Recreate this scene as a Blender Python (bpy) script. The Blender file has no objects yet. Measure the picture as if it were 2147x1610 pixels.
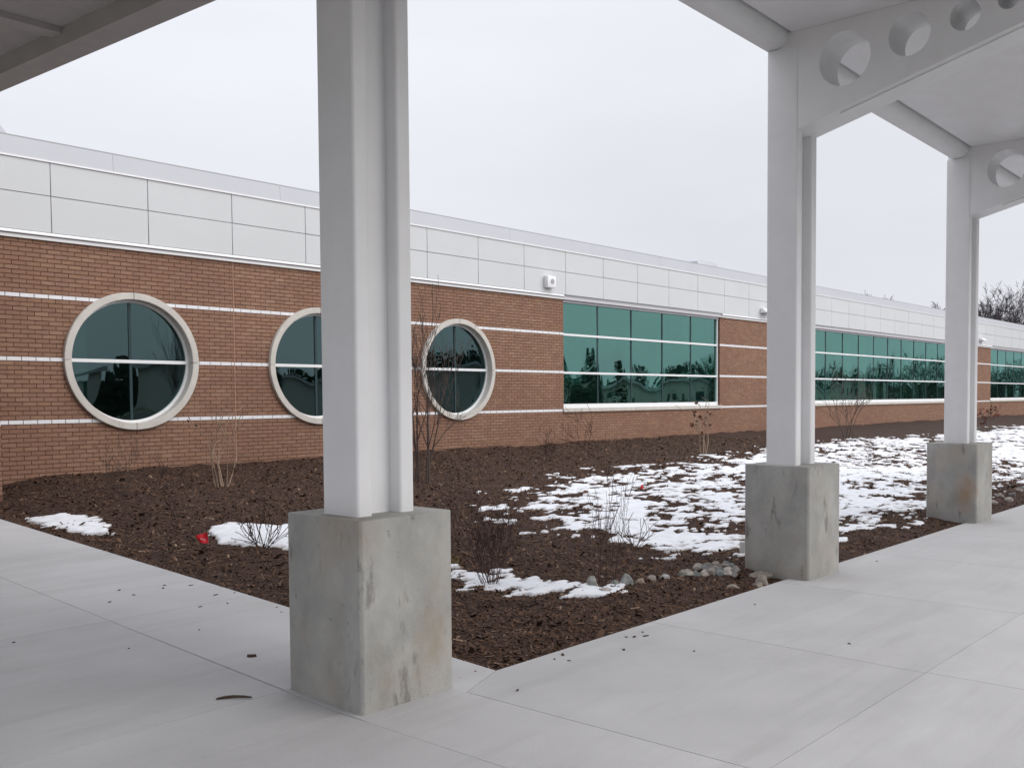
import bpy, bmesh, math, random
import numpy as np
from mathutils import Vector, Matrix
random.seed(7); rng = np.random.default_rng(11)
scene = bpy.context.scene
C = scene.collection
R = math.radians

# ------------------------------------------------------------------ camera
cam_d = bpy.data.cameras.new('camera'); cam = bpy.data.objects.new('camera', cam_d); C.objects.link(cam)
fw = Vector((0.7703140251, 0.6362626827, -0.0422622915)); rt = Vector((0.6366737433, -0.771119373, -0.0046321917)); up = Vector((0.0355365624, 0.0233390491, 0.9990958120))
M = Matrix((rt, up, -fw)).transposed().to_4x4(); M.translation = Vector((-4.818442, -4.679793, 1.892538))
cam.matrix_world = M
cam_d.sensor_width = 36; cam_d.lens = 2050.245 / 2147 * 36; cam_d.shift_x = (1073.5 - 1201.273) / 2147; cam_d.shift_y = (917.117 - 805) / 2147; cam_d.clip_end = 2000
scene.camera = cam

# ------------------------------------------------------------------ overcast sky
SUN_EL, SUN_AZ = R(34), R(-60)            # direction the light comes from
world = bpy.data.worlds.new('World'); scene.world = world; world.use_nodes = True
nt = world.node_tree; nt.nodes.clear()
out = nt.nodes.new('ShaderNodeOutputWorld'); bg = nt.nodes.new('ShaderNodeBackground')
sky = nt.nodes.new('ShaderNodeTexSky'); sky.sky_type = 'NISHITA'; sky.sun_disc = False
sky.sun_elevation = SUN_EL; sky.sun_rotation = R(90) - SUN_AZ; sky.air_density = 2; sky.dust_density = 6
tc = nt.nodes.new('ShaderNodeTexCoord'); sep = nt.nodes.new('ShaderNodeSeparateXYZ')
nt.links.new(tc.outputs['Generated'], sep.inputs[0])
mp = nt.nodes.new('ShaderNodeMapping'); mp.inputs['Scale'].default_value = (1, 1, 3.5); nt.links.new(tc.outputs['Generated'], mp.inputs[0])
no = nt.nodes.new('ShaderNodeTexNoise'); no.inputs['Scale'].default_value = 1.6; no.inputs['Detail'].default_value = 4; nt.links.new(mp.outputs[0], no.inputs['Vector'])
mr = nt.nodes.new('ShaderNodeMapRange'); mr.inputs[1].default_value = 0.0; mr.inputs[2].default_value = 1.0; mr.inputs[3].default_value = 0.97; mr.inputs[4].default_value = 1.95
sq = nt.nodes.new('ShaderNodeMath'); sq.operation = 'MULTIPLY'; nt.links.new(sep.outputs[2], sq.inputs[0]); nt.links.new(sep.outputs[2], sq.inputs[1]); nt.links.new(sq.outputs[0], mr.inputs[0])
nr = nt.nodes.new('ShaderNodeMapRange'); nr.inputs[1].default_value = .3; nr.inputs[2].default_value = .7; nr.inputs[3].default_value = .93; nr.inputs[4].default_value = 1.045
nt.links.new(no.outputs['Fac'], nr.inputs[0])
mu = nt.nodes.new('ShaderNodeMath'); mu.operation = 'MULTIPLY'; nt.links.new(mr.outputs[0], mu.inputs[0]); nt.links.new(nr.outputs[0], mu.inputs[1])
cl = nt.nodes.new('ShaderNodeVectorMath'); cl.operation = 'SCALE'; cl.inputs[0].default_value = (0.612, 0.624, 0.672); nt.links.new(mu.outputs[0], cl.inputs['Scale'])
sc = nt.nodes.new('ShaderNodeVectorMath'); sc.operation = 'SCALE'; sc.inputs['Scale'].default_value = 0.06; nt.links.new(sky.outputs[0], sc.inputs[0])
mx = nt.nodes.new('ShaderNodeMix'); mx.data_type = 'RGBA'; mx.inputs['Factor'].default_value = 0.94
nt.links.new(sc.outputs[0], mx.inputs['A']); nt.links.new(cl.outputs[0], mx.inputs['B'])
nt.links.new(mx.outputs['Result'], bg.inputs['Color']); bg.inputs['Strength'].default_value = 1.0
nt.links.new(bg.outputs[0], out.inputs[0])

sun_d = bpy.data.lights.new('sun', 'SUN'); sun = bpy.data.objects.new('sun', sun_d); C.objects.link(sun)
sun_d.energy = 1.5; sun_d.angle = R(55); sun_d.color = (1.0, 0.97, 0.93)
sd_ = Vector((math.cos(SUN_EL) * math.cos(SUN_AZ), math.cos(SUN_EL) * math.sin(SUN_AZ), math.sin(SUN_EL)))
sun.rotation_euler = sd_.to_track_quat('Z', 'Y').to_euler(); sun.location = (0, -20, 30)
scene.view_settings.view_transform = 'Standard'; scene.view_settings.look = 'None'
scene.view_settings.exposure = 0.46; scene.view_settings.gamma = 1.0; scene.view_settings.use_curve_mapping = False

# ------------------------------------------------------------------ materials
def mat(name, col, rough=.7, var=0., scale=6., col2=None, bump=0., bscale=60., attr=False, spec=.3, stretch=(1, 1, 1), detail=6, metal=0., lo=.35, hi=.65):
    m = bpy.data.materials.new(name); m.use_nodes = True; n = m.node_tree; b = n.nodes['Principled BSDF']
    b.inputs['Roughness'].default_value = rough; b.inputs['Specular IOR Level'].default_value = spec; b.inputs['Metallic'].default_value = metal
    b.inputs['Base Color'].default_value = (*col, 1)
    src = None
    if attr:
        a = n.nodes.new('ShaderNodeAttribute'); a.attribute_name = 'Col'; src = a.outputs['Color']
    t = n.nodes.new('ShaderNodeTexCoord'); g = n.nodes.new('ShaderNodeNewGeometry')
    mpn = n.nodes.new('ShaderNodeMapping'); mpn.inputs['Scale'].default_value = stretch; n.links.new(g.outputs['Position'], mpn.inputs[0])
    if var or col2:
        c2 = col2 or tuple(c * (1 - var) for c in col)
        t1 = n.nodes.new('ShaderNodeTexNoise'); t1.inputs['Scale'].default_value = scale; t1.inputs['Detail'].default_value = detail; t1.inputs['Roughness'].default_value = .6
        n.links.new(mpn.outputs[0], t1.inputs['Vector'])
        r1 = n.nodes.new('ShaderNodeMapRange'); r1.inputs[1].default_value = lo; r1.inputs[2].default_value = hi; n.links.new(t1.outputs['Fac'], r1.inputs[0])
        x = n.nodes.new('ShaderNodeMix'); x.data_type = 'RGBA'; n.links.new(r1.outputs[0], x.inputs['Factor'])
        x.inputs['A'].default_value = (*col, 1); x.inputs['B'].default_value = (*c2, 1)
        res = x.outputs['Result']
        if src:
            x.inputs['A'].default_value = (1, 1, 1, 1); k = 1 - var; x.inputs['B'].default_value = (k, k, k, 1)
            y = n.nodes.new('ShaderNodeMix'); y.data_type = 'RGBA'; y.blend_type = 'MULTIPLY'; y.inputs['Factor'].default_value = 1
            n.links.new(src, y.inputs['A']); n.links.new(res, y.inputs['B']); res = y.outputs['Result']
        n.links.new(res, b.inputs['Base Color'])
    elif src: n.links.new(src, b.inputs['Base Color'])
    if bump:
        t2 = n.nodes.new('ShaderNodeTexNoise'); t2.inputs['Scale'].default_value = bscale; t2.inputs['Detail'].default_value = 4
        n.links.new(mpn.outputs[0], t2.inputs['Vector'])
        bp = n.nodes.new('ShaderNodeBump'); bp.inputs['Strength'].default_value = bump; bp.inputs['Distance'].default_value = .01
        n.links.new(t2.outputs['Fac'], bp.inputs['Height']); n.links.new(bp.outputs[0], b.inputs['Normal'])
    return m

def add_layer(m, col, scale, lo, hi, stretch=(1, 1, 1), amount=1., detail=5, seed=0.):
    """one more noise-shaped stain over a material's colour"""
    n = m.node_tree; b = n.nodes['Principled BSDF']
    g = n.nodes.new('ShaderNodeNewGeometry'); q = n.nodes.new('ShaderNodeMapping'); q.inputs['Scale'].default_value = stretch; q.inputs['Location'].default_value = (seed, seed * 1.7, seed * .3)
    n.links.new(g.outputs['Position'], q.inputs[0])
    t = n.nodes.new('ShaderNodeTexNoise'); t.inputs['Scale'].default_value = scale; t.inputs['Detail'].default_value = detail; t.inputs['Roughness'].default_value = .62; n.links.new(q.outputs[0], t.inputs['Vector'])
    r = n.nodes.new('ShaderNodeMapRange'); r.inputs[1].default_value = lo; r.inputs[2].default_value = hi; r.inputs[4].default_value = amount; n.links.new(t.outputs['Fac'], r.inputs[0])
    x = n.nodes.new('ShaderNodeMix'); x.data_type = 'RGBA'; n.links.new(r.outputs[0], x.inputs['Factor'])
    old = b.inputs['Base Color'].links
    if old: n.links.new(old[0].from_socket, x.inputs['A'])
    else: x.inputs['A'].default_value = b.inputs['Base Color'].default_value
    x.inputs['B'].default_value = (*col, 1); n.links.new(x.outputs['Result'], b.inputs['Base Color'])

def glass(name, refl, trans, f0, f1, wave):
    m = bpy.data.materials.new(name); m.use_nodes = True; n = m.node_tree; n.nodes.clear()
    o = n.nodes.new('ShaderNodeOutputMaterial'); t = n.nodes.new('ShaderNodeBsdfTransparent'); t.inputs[0].default_value = (*trans, 1)
    gl = n.nodes.new('ShaderNodeBsdfGlossy'); gl.inputs['Color'].default_value = (*refl, 1); gl.inputs['Roughness'].default_value = 0.01
    fr = n.nodes.new('ShaderNodeFresnel'); fr.inputs[0].default_value = 1.5
    r = n.nodes.new('ShaderNodeMapRange'); r.inputs[3].default_value = f0; r.inputs[4].default_value = f1; n.links.new(fr.outputs[0], r.inputs[0])
    mixn = n.nodes.new('ShaderNodeMixShader'); n.links.new(r.outputs[0], mixn.inputs[0]); n.links.new(t.outputs[0], mixn.inputs[1]); n.links.new(gl.outputs[0], mixn.inputs[2])
    g = n.nodes.new('ShaderNodeNewGeometry'); q = n.nodes.new('ShaderNodeMapping'); q.inputs['Scale'].default_value = (1, 1, .55); n.links.new(g.outputs['Position'], q.inputs[0])
    nz = n.nodes.new('ShaderNodeTexNoise'); nz.inputs['Scale'].default_value = .9; nz.inputs['Detail'].default_value = .5; n.links.new(q.outputs[0], nz.inputs['Vector'])
    bp = n.nodes.new('ShaderNodeBump'); bp.inputs['Strength'].default_value = 1; bp.inputs['Distance'].default_value = wave; n.links.new(nz.outputs['Fac'], bp.inputs['Height']); n.links.new(bp.outputs[0], gl.inputs['Normal'])
    n.links.new(mixn.outputs[0], o.inputs[0]); return m

m_white = mat('white_paint', (.79, .79, .80), .42, .05, 3, bump=.06, bscale=200, spec=.4)
add_layer(m_white, (.62, .615, .60), 1.6, .56, .85, (1.5, 1.5, .35), .5, 8, 6)
add_layer(m_white, (.40, .38, .35), 19, .735, .765, (1, 1, 1.4), .5, 4, 16)
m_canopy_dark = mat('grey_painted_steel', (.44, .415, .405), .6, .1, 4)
m_panel = mat('fascia_panel', (.585, .60, .612), .5, .035, .8, bump=.03, bscale=120)
m_coping = mat('coping_metal', (.49, .50, .54), .4, .03, 1.2, spec=.4)
m_trim = mat('white_trim', (.80, .80, .815), .4, .03, 5)
m_frame = mat('window_frame_white', (.80, .81, .82), .35, .03, 5)
m_head = mat('head_frame_grey', (.52, .51, .54), .5)
m_brick = mat('brick', (.4, .2, .14), .85, .16, 9, attr=True, bump=.35, bscale=90)
add_layer(m_brick, (.215, .112, .078), .45, .42, .72, (1, 1, 1.3), .6, 5)
add_layer(m_brick, (.36, .195, .14), .8, .55, .85, (1, 1, 1.5), .4, 4, 7)
m_mortar = mat('mortar', (.175, .090, .064), .95, .3, 5, bump=.3, bscale=150)
m_wbrick = mat('white_glazed_brick', (.80, .79, .81), .5, .08, 7)
m_stone = mat('cast_stone', (.60, .568, .525), .75, .12, 5, bump=.12, bscale=90)
m_dark = mat('mullion_dark', (.02, .045, .05), .4)
m_inner = mat('interior_paint', (.58, .62, .58), .9)
m_floor = mat('interior_floor', (.30, .30, .27), .6)
m_blind = mat('blind_fabric', (.62, .70, .64), .9, .2, 2)
m_glass_r = glass('glass_round', (.43, .62, .64), (.40, .54, .53), .12, .85, .035)
m_glass_s = glass('glass_strip', (.42, .77, .71), (.62, .82, .76), .24, .90, .026)
m_conc = mat('walkway_concrete', (0.508, 0.502, 0.505), .85, 0, 1.1, col2=(0.436, 0.431, 0.436), bump=.16, bscale=70, lo=.3, hi=.75)
add_layer(m_conc, (0.365, 0.360, 0.360), 1.3, .55, .82, (.25, 1.5, 1), .6, 6, 3)
add_layer(m_conc, (0.397, 0.373, 0.340), .7, .60, .85, (1, 1, 1), .45, 6, 9)
add_layer(m_conc, (0.324, 0.316, 0.312), 2.6, .52, .80, (.16, 1.6, 1), .38, 8, 15)
add_layer(m_conc, (0.567, 0.567, 0.571), 1.9, .55, .8, (.3, 1.2, 1), .5, 7, 25)
add_layer(m_conc, (0.267, 0.259, 0.251), 26, .66, .86, (1, 1, 1), .4, 3, 5)
add_layer(m_conc, (0.178, 0.162, 0.154), 7, .70, .80, (.5, 1.6, 1), .5, 5, 41)
n_ = m_conc.node_tree; b_ = n_.nodes['Principled BSDF']; oi = n_.nodes.new('ShaderNodeObjectInfo'); mr_ = n_.nodes.new('ShaderNodeMapRange'); mr_.inputs[3].default_value = .95; mr_.inputs[4].default_value = 1.04; n_.links.new(oi.outputs['Random'], mr_.inputs[0])
sc_ = n_.nodes.new('ShaderNodeVectorMath'); sc_.operation = 'SCALE'; n_.links.new(b_.inputs['Base Color'].links[0].from_socket, sc_.inputs[0]); n_.links.new(mr_.outputs[0], sc_.inputs['Scale']); n_.links.new(sc_.outputs[0], b_.inputs['Base Color'])
m_joint = mat('joint_dirt', (.07, .066, .062), .95, .4, 20)
m_ped = mat('pedestal_concrete', (0.390, 0.380, 0.355), .85, 0, 2.4, col2=(0.269, 0.269, 0.254), bump=.35, bscale=55, stretch=(1, 1, .9), lo=.3, hi=.72)
add_layer(m_ped, (0.187, 0.179, 0.164), 1.8, .53, .78, (1.1, 1.1, .75), .65, 9, 4)
add_layer(m_ped, (0.328, 0.257, 0.179), 2.0, .52, .70, (1, 1, .7), .5, 8, 24)
add_layer(m_ped, (0.491, 0.484, 0.468), 2.2, .48, .70, (1.1, 1.1, .7), .5, 9, 33)
add_layer(m_ped, (0.133, 0.125, 0.113), 5, .60, .67, (1.5, 1.5, .5), .6, 10, 52)
add_layer(m_ped, (0.148, 0.140, 0.129), 30, .68, .78, (1, 1, 1), .6, 2, 13)
m_rustped = m_ped.copy(); m_rustped.name = 'rust_stained_concrete'
m_mulch = mat('mulch_soil', (.062, .033, .0235), .95, .5, 14, bump=.9, bscale=38)
m_chip = mat('mulch_chips', (.06, .04, .03), .9, .35, 40, attr=True)
m_snow = mat('snow', (.86, .88, .92), .7, .14, 7, attr=True, bump=.5, bscale=30, spec=.2)
add_layer(m_snow, (.36, .30, .27), 26, .66, .78, (1, 1, 1), .6, 3, 2)
m_rock = mat('river_stone', (.30, .29, .275), .85, .5, 17, attr=True, bump=.5, bscale=45)
m_grass = mat('far_ground', (.16, .15, .11), .95, .5, .15, bump=.2, bscale=3)
m_asph = mat('far_asphalt', (.06, .06, .062), .95, .3, .3)
m_bark = mat('bark_grey_brown', (.115, .085, .075), .9, .4, 25)
m_barkr = mat('bark_dark_red', (.075, .042, .036), .9, .4, 25)
m_tan = mat('bark_pale_tan', (.42, .31, .225), .9, .35, 20)
m_fartree = mat('far_bark', (.085, .07, .08), .95, .3, 3)
m_leaf = mat('dead_leaf', (.12, .05, .03), .9, .4, 30)
m_redleaf = mat('red_leaf', (.22, .055, .035), .85, .4, 30)
m_drygrass = mat('dry_grass', (.26, .20, .08), .95, .4, 30)
m_conifer = mat('conifer_needles', (.05, .065, .045), .9, .5, 3)
m_flag = mat('red_plastic', (.62, .012, .025), .45, .15, 30)
m_flagtext = mat('flag_print', (.75, .55, .55), .6)
m_wire = mat('steel_wire', (.25, .25, .25), .4, metal=.8)
m_pvc = mat('white_pvc', (.68, .68, .66), .5, .1, 9)
m_grille = mat('grey_grille', (.36, .37, .38), .6)
m_wood = mat('loose_bark', (.085, .058, .036), .9, .4, 60, bump=.6, bscale=90)
m_lens = mat('lamp_lens', (.55, .55, .53), .2)

# ------------------------------------------------------------------ mesh helpers
class MB:
    def __init__(s): s.v = []; s.f = []; s.c = []
    def add(s, vs, fs, col=None):
        o = len(s.v); s.v += [tuple(v) for v in vs]; s.f += [tuple(i + o for i in f) for f in fs]
        s.c += [col] * len(fs)
    def box(s, x0, x1, y0, y1, z0, z1, col=None):
        s.add([(x0, y0, z0), (x1, y0, z0), (x1, y1, z0), (x0, y1, z0), (x0, y0, z1), (x1, y0, z1), (x1, y1, z1), (x0, y1, z1)],
              [(3, 2, 1, 0), (4, 5, 6, 7), (0, 1, 5, 4), (1, 2, 6, 5), (2, 3, 7, 6), (3, 0, 4, 7)], col)
    def prism(s, pts, ax, a, b, col=None):
        """extrude a 2D polygon; ax='z': pts are (x,y) ; 'x': (y,z) ; 'y': (x,z)"""
        f = {'z': lambda p, h: (p[0], p[1], h), 'x': lambda p, h: (h, p[0], p[1]), 'y': lambda p, h: (p[0], h, p[1])}[ax]
        n = len(pts); vs = [f(p, a) for p in pts] + [f(p, b) for p in pts]
        s.add(vs, [tuple(range(n))[::-1], tuple(range(n, 2 * n))] + [(i, (i + 1) % n, n + (i + 1) % n, n + i) for i in range(n)], col)
    def tube(s, pts, rad, n=5, col=None, cap=True):
        P = [Vector(p) for p in pts]; vs = []; 
        for i, p in enumerate(P):
            d = (P[min(i + 1, len(P) - 1)] - P[max(i - 1, 0)]); d = d.normalized() if d.length else Vector((0, 0, 1))
            a = d.cross(Vector((.31, .95, .05))); a = a.normalized() if a.length > 1e-4 else Vector((1, 0, 0)); b = d.cross(a)
            r = rad[i] if hasattr(rad, '__len__') else rad
            for k in range(n):
                t = 2 * math.pi * k / n; vs.append(p + (a * math.cos(t) + b * math.sin(t)) * r)
        fs = []
        for i in range(len(P) - 1):
            for k in range(n): fs.append((i * n + k, i * n + (k + 1) % n, (i + 1) * n + (k + 1) % n, (i + 1) * n + k))
        if cap: fs += [tuple(range(n))[::-1], tuple((len(P) - 1) * n + k for k in range(n))]
        s.add(vs, fs, col)
    def mesh(s, name):
        me = bpy.data.meshes.new(name); me.from_pydata(s.v, [], s.f)
        if any(c is not None for c in s.c):
            at = me.color_attributes.new('Col', 'FLOAT_COLOR', 'CORNER'); arr = np.empty((len(me.loops), 4), np.float32); k = 0
            for f, c in zip(s.f, s.c):
                arr[k:k + len(f)] = (*(c or (1, 1, 1)), 1); k += len(f)
            at.data.foreach_set('color', arr.ravel())
        me.validate(); return me
    def build(s, name, m, parent=None, bevel=0., smooth=False, seg=2):
        me = s.mesh(name)
        b = bmesh.new(); b.from_mesh(me); bmesh.ops.recalc_face_normals(b, faces=b.faces)
        if bevel:
            ed = [e for e in b.edges if len(e.link_faces) == 2 and e.calc_face_angle() > .5]
            bmesh.ops.bevel(b, geom=ed, offset=bevel, segments=seg, affect='EDGES', profile=.5)
        b.to_mesh(me); b.free()
        if smooth or bevel:
            for p in me.polygons: p.use_smooth = True
            if not smooth or bevel: me.set_sharp_from_angle(angle=R(40))
        return link(name, me, m, parent)
def link(name, me, m, parent=None):
    o = bpy.data.objects.new(name, me); C.objects.link(o)
    if m and not me.materials: me.materials.append(m)
    if parent: o.parent = parent
    return o
def empty(name, loc=(0, 0, 0), parent=None):
    o = bpy.data.objects.new(name, None); C.objects.link(o); o.location = loc; o.empty_display_size = .2
    if parent: o.parent = parent
    return o
def tag(o, label=None, cat=None, group=None, kind=None):
    if label: o['label'] = label
    if cat: o['category'] = cat
    if group: o['group'] = group
    if kind: o['kind'] = kind
    return o
def plate(name, outer, holes, ax, a, b, m, parent, smooth_ang=None):
    """flat plate of any outline with holes, extruded from a to b along ax"""
    f = {'z': lambda p, h: (p[0], p[1], h), 'x': lambda p, h: (h, p[0], p[1]), 'y': lambda p, h: (p[0], h, p[1])}[ax]
    bm = bmesh.new(); loops = []
    for L in [outer] + holes:
        vs = [bm.verts.new(f(p, a)) for p in L]; loops.append(vs)
        for i in range(len(vs)): bm.edges.new((vs[i], vs[(i + 1) % len(vs)]))
    bmesh.ops.triangle_fill(bm, use_beauty=True, edges=list(bm.edges))
    faces = list(bm.faces); idx = {}
    off = Vector(f((0, 0), b)) - Vector(f((0, 0), a))
    for v in list(bm.verts): idx[v] = bm.verts.new(v.co + off)
    for fc in faces: bm.faces.new([idx[v] for v in reversed(fc.verts)])
    for vs in loops:
        for i in range(len(vs)):
            p, q = vs[i], vs[(i + 1) % len(vs)]; bm.faces.new((p, q, idx[q], idx[p]))
    bmesh.ops.recalc_face_normals(bm, faces=bm.faces)
    me = bpy.data.meshes.new(name); bm.to_mesh(me); bm.free()
    for p in me.polygons: p.use_smooth = True
    me.set_sharp_from_angle(angle=R(35))
    return link(name, me, m, parent)

def circ(cx, cy, r, n=48, a0=0): return [(cx + r * math.cos(a0 + 2 * math.pi * i / n), cy + r * math.sin(a0 + 2 * math.pi * i / n)) for i in range(n)]

# value noise for terrain
def vnoise(x, y, seed):
    xi = np.floor(x).astype(np.int64); yi = np.floor(y).astype(np.int64); fx = x - xi; fy = y - yi
    fx = fx * fx * (3 - 2 * fx); fy = fy * fy * (3 - 2 * fy)
    def h(a, b):
        n = (a * 374761393 + b * 668265263 + seed * 974711) & 0xffffffff
        n = ((n ^ (n >> 13)) * 1274126177) & 0xffffffff
        return ((n ^ (n >> 16)) & 0xffff) / 65535.
    return (h(xi, yi) * (1 - fx) + h(xi + 1, yi) * fx) * (1 - fy) + (h(xi, yi + 1) * (1 - fx) + h(xi + 1, yi + 1) * fx) * fy
def fbm(x, y, f, o, seed):
    s = 0; a = 1.; t = 0
    for i in range(o): s = s + a * vnoise(x * f + i * 17.3, y * f + i * 9.1, seed + i); t += a; a *= .55; f *= 2.07
    return s / t
def sm(t): t = np.clip(t, 0, 1); return t * t * (3 - 2 * t)
SL = .0459                                   # the left walkway ramps up towards the building
def ground_base(x, y):
    pr = np.interp(y, [0, .5, 1.2, 2, 10.97], [-.03, .05, .06, .05, .7336]); e = SL * y - .03
    return e + (pr - e) * sm(x / 1.8)
def ground_z(x, y):
    edge = sm(np.minimum(y / .35, 1)) * sm(np.clip(x / .35, 0, 1))
    return ground_base(x, y) + ((fbm(x, y, .9, 2, 5) - .5) * .07 + (fbm(x, y, 4.5, 3, 3) - .5) * .055) * edge
def gz(x, y): return float(ground_z(np.array([x], float), np.array([y], float))[0])

# ------------------------------------------------------------------ the setting: ground, walkway, bed
g = MB(); g.add([(-700, -700, -.45), (700, -700, -.45), (700, 700, -.45), (-700, 700, -.45)], [(0, 1, 2, 3)])
tag(g.build('ground', m_grass), 'wide dull winter ground around the school', kind='structure')
g = MB(); g.add([(-120, -46, -.40), (200, -46, -.40), (200, -13, -.40), (-120, -13, -.40)], [(0, 1, 2, 3)])
tag(g.build('road', m_asph), 'dark asphalt drive beyond the covered walkway', kind='structure')

walk = MB(); walk.box(-8.5, 70, -7.0, -.035, -.42, -.045); walk.prism([(-.0349, -.42), (10.45, -.42), (10.45, -.045 + SL * 10.45), (-.0349, -.045)], 'x', -8.5, -.035)
walkway = tag(walk.build('walkway', m_joint), 'pale concrete walkway with saw-cut joints', kind='structure')
G_ = .003
def inset(poly, d):
    n = len(poly); res = []
    for i in range(n):
        p0, p1, p2 = Vector(poly[i - 1]), Vector(poly[i]), Vector(poly[(i + 1) % n])
        a = (p1 - p0).normalized(); b = (p2 - p1).normalized(); na = Vector((-a.y, a.x)); nb = Vector((-b.y, b.x))
        k = (na + nb); k = k / max(k.dot(na), .2) if k.length > 1e-6 else na
        res.append(tuple(p1 + k * d))
    return res
polys = [[(-1.25, -.2), (-.476, -.2), (0, 0), (0, 3.02), (-1.25, 3.02)],
         [(-.476, -.2), (-.476, -2.33), (1.78, -2.33), (1.86, 0), (0, 0)],
         [(-1.25, -2.33), (-.476, -2.33), (-.476, -.2), (-1.25, -.2)],
         [(-1.25, 3.02), (0, 3.02), (0, 5.4), (-1.25, 5.4)], [(-1.25, 5.4), (0, 5.4), (0, 7.9), (-1.25, 7.9)], [(-1.25, 7.9), (0, 7.9), (0, 10.4), (-1.25, 10.4)]]
ys = [-6.95, -4.65, -2.33, .06, .66, 3.02, 5.4, 7.9, 10.4]
for a, b in zip(ys[:-1], ys[1:]):
    for x0, x1 in ((-3.6, -1.25), (-6, -3.6), (-8.4, -6)): polys.append([(x0, a), (x1, a), (x1, b), (x0, b)])
xs = [1.80 + 2.3 * i for i in range(30)]
for j, (a, b) in enumerate(((-2.33, 0), (-4.65, -2.33), (-6.95, -4.65))):
    cells = list(zip(xs[:-1], xs[1:]))
    if j: cells = [(-1.25, -.476), (-.476, 1.80)] + cells
    for x0, x1 in cells:
        f0 = j == 0 and x0 == xs[0]
        polys.append([(x0 - (.02 if f0 else 0), a), (x1, a), (x1, b), (x0 + (.06 if f0 else 0), b)])
for pl in polys:
    m = MB(); m.prism(inset(pl, G_), 'z', -.04, 0)
    m.v = [(x, y, z + SL * max(y, 0)) for x, y, z in m.v]; m.build('slab', m_conc, walkway)

# planting bed terrain
gx = np.concatenate([np.arange(0, 12, .04), np.arange(12, 26, .08), np.arange(26, 75, .3)])
gy = np.concatenate([np.arange(0.0, 11.03, .045)])
X, Y = np.meshgrid(gx, gy); Z = ground_z(X, Y)
nx, ny = len(gx), len(gy)
ii = np.arange(nx * ny).reshape(ny, nx); quads = np.stack([ii[:-1, :-1], ii[:-1, 1:], ii[1:, 1:], ii[1:, :-1]], -1).reshape(-1, 4)
cenx = X[:-1, :-1].ravel(); ceny = Y[:-1, :-1].ravel()
def grid_mesh(name, co, quads):
    used = np.unique(quads); remap = np.full(len(co), -1); remap[used] = np.arange(len(used))
    me = bpy.data.meshes.new(name); me.from_pydata(co[used].tolist(), [], remap[quads].tolist()); me.validate()
    for p in me.polygons: p.use_smooth = True
    return me
co = np.stack([X.ravel(), Y.ravel(), Z.ravel()], -1)
bed = tag(link('planting_bed', grid_mesh('planting_bed', co, quads), m_mulch), 'dark mulch bed between the walkway and the brick wall', kind='structure')

# ------------------------------------------------------------------ snow
def sdist(px, py, poly):
    d = np.full(px.shape, 1e9); ins = np.zeros(px.shape, bool); n = len(poly)
    for i in range(n):
        ax, ay = poly[i]; bx, by = poly[(i + 1) % n]; ex, ey = bx - ax, by - ay
        t = np.clip(((px - ax) * ex + (py - ay) * ey) / (ex * ex + ey * ey), 0, 1)
        d = np.minimum(d, np.hypot(px - ax - t * ex, py - ay - t * ey))
        c = ((ay > py) != (by > py)); xi = ax + (py - ay) / np.where(abs(by - ay) < 1e-9, 1e-9, by - ay) * ex
        ins ^= c & (px < xi)
    return np.where(ins, d, -d)
def snow(name, poly, x0, x1, y0, y1, st, soft, rough, fine, bias, thick, label, kind=None, cat=None, seed=0, exclude=None):
    sx = np.arange(x0, x1, st); sy = np.arange(y0, y1, st * .9); X, Y = np.meshgrid(sx, sy)
    s = np.clip(sdist(X, Y, poly) / soft, -1.3, 1)
    F = s * (SS if seed == 0 else 1) + rough * (fbm(X * .8, Y, 1.1, 3, 40 + seed) - .5) * 4 + fine * ((fbm(X * .62, Y, 4.2, 3, 60 + seed) - .5) * 2.7 + (fbm(X * .5, Y, 12, 2, 75 + seed) - .5) * 2.4) + bias
    F = np.where(s <= -1.2, -1, F)
    base = ground_base(X, Y) + (fbm(X, Y, .9, 2, 5) - .5) * .07
    Z = base + .012 + thick * np.tanh(F * 1.6) + (fbm(X, Y, 7, 2, 90) - .5) * .012 * np.clip(F * 3, 0, 1)
    Z = np.where(F < 0, np.minimum(Z, ground_z(X, Y) - .01 + F * .08), np.maximum(Z, ground_z(X, Y) + np.minimum(F * .05, .010)))
    ny, nx = X.shape; ii = np.arange(nx * ny).reshape(ny, nx); Q = np.stack([ii[:-1, :-1], ii[:-1, 1:], ii[1:, 1:], ii[1:, :-1]], -1).reshape(-1, 4)
    fm = F.ravel()[Q].max(1); Q = Q[fm > 0]
    me = grid_mesh(name, np.stack([X.ravel(), Y.ravel(), Z.ravel()], -1), Q)
    w = sm(np.clip(F.ravel() * 2.2 + .1, 0, 1))[np.unique(Q)][:, None]; colv = np.ones((len(w), 4), np.float32)
    colv[:, :3] = np.array([.50, .475, .465]) * (1 - w) + np.array([.82, .835, .87]) * w
    at = me.color_attributes.new('Col', 'FLOAT_COLOR', 'POINT'); at.data.foreach_set('color', colv.ravel())
    o = link(name, me, m_snow)
    return tag(o, label, cat, None, kind)
SS, SR, SF, SB = .8, .7, 1.4, -.44
main_poly = [(4.72, 2.46), (4.73, 3.55), (4.9, 4.47), (5.3, 5.2), (7.7, 6.4), (9.95, 6.9), (12, 6.85), (14.3, 6.9), (18.3, 7.7), (21.3, 7.8), (29.5, 7.3), (48, 7.7), (48, 1.6), (16.9, 1.05), (12.8, .6), (9.2, .5), (7, .75), (5.4, 1.0), (4.7, 1.45)]
snow('snow', main_poly, 3.4, 24, .35, 8.8, .027, .55, SR, SF, SB, .010, 'wide patchy sheet of melting snow over the mulch bed', 'stuff', seed=0)
snow('snow', main_poly, 24, 48.5, .6, 8.8, .08, .55, SR, SF, SB, .012, 'far patchy snow beyond the third column', 'stuff', seed=0)
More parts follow.
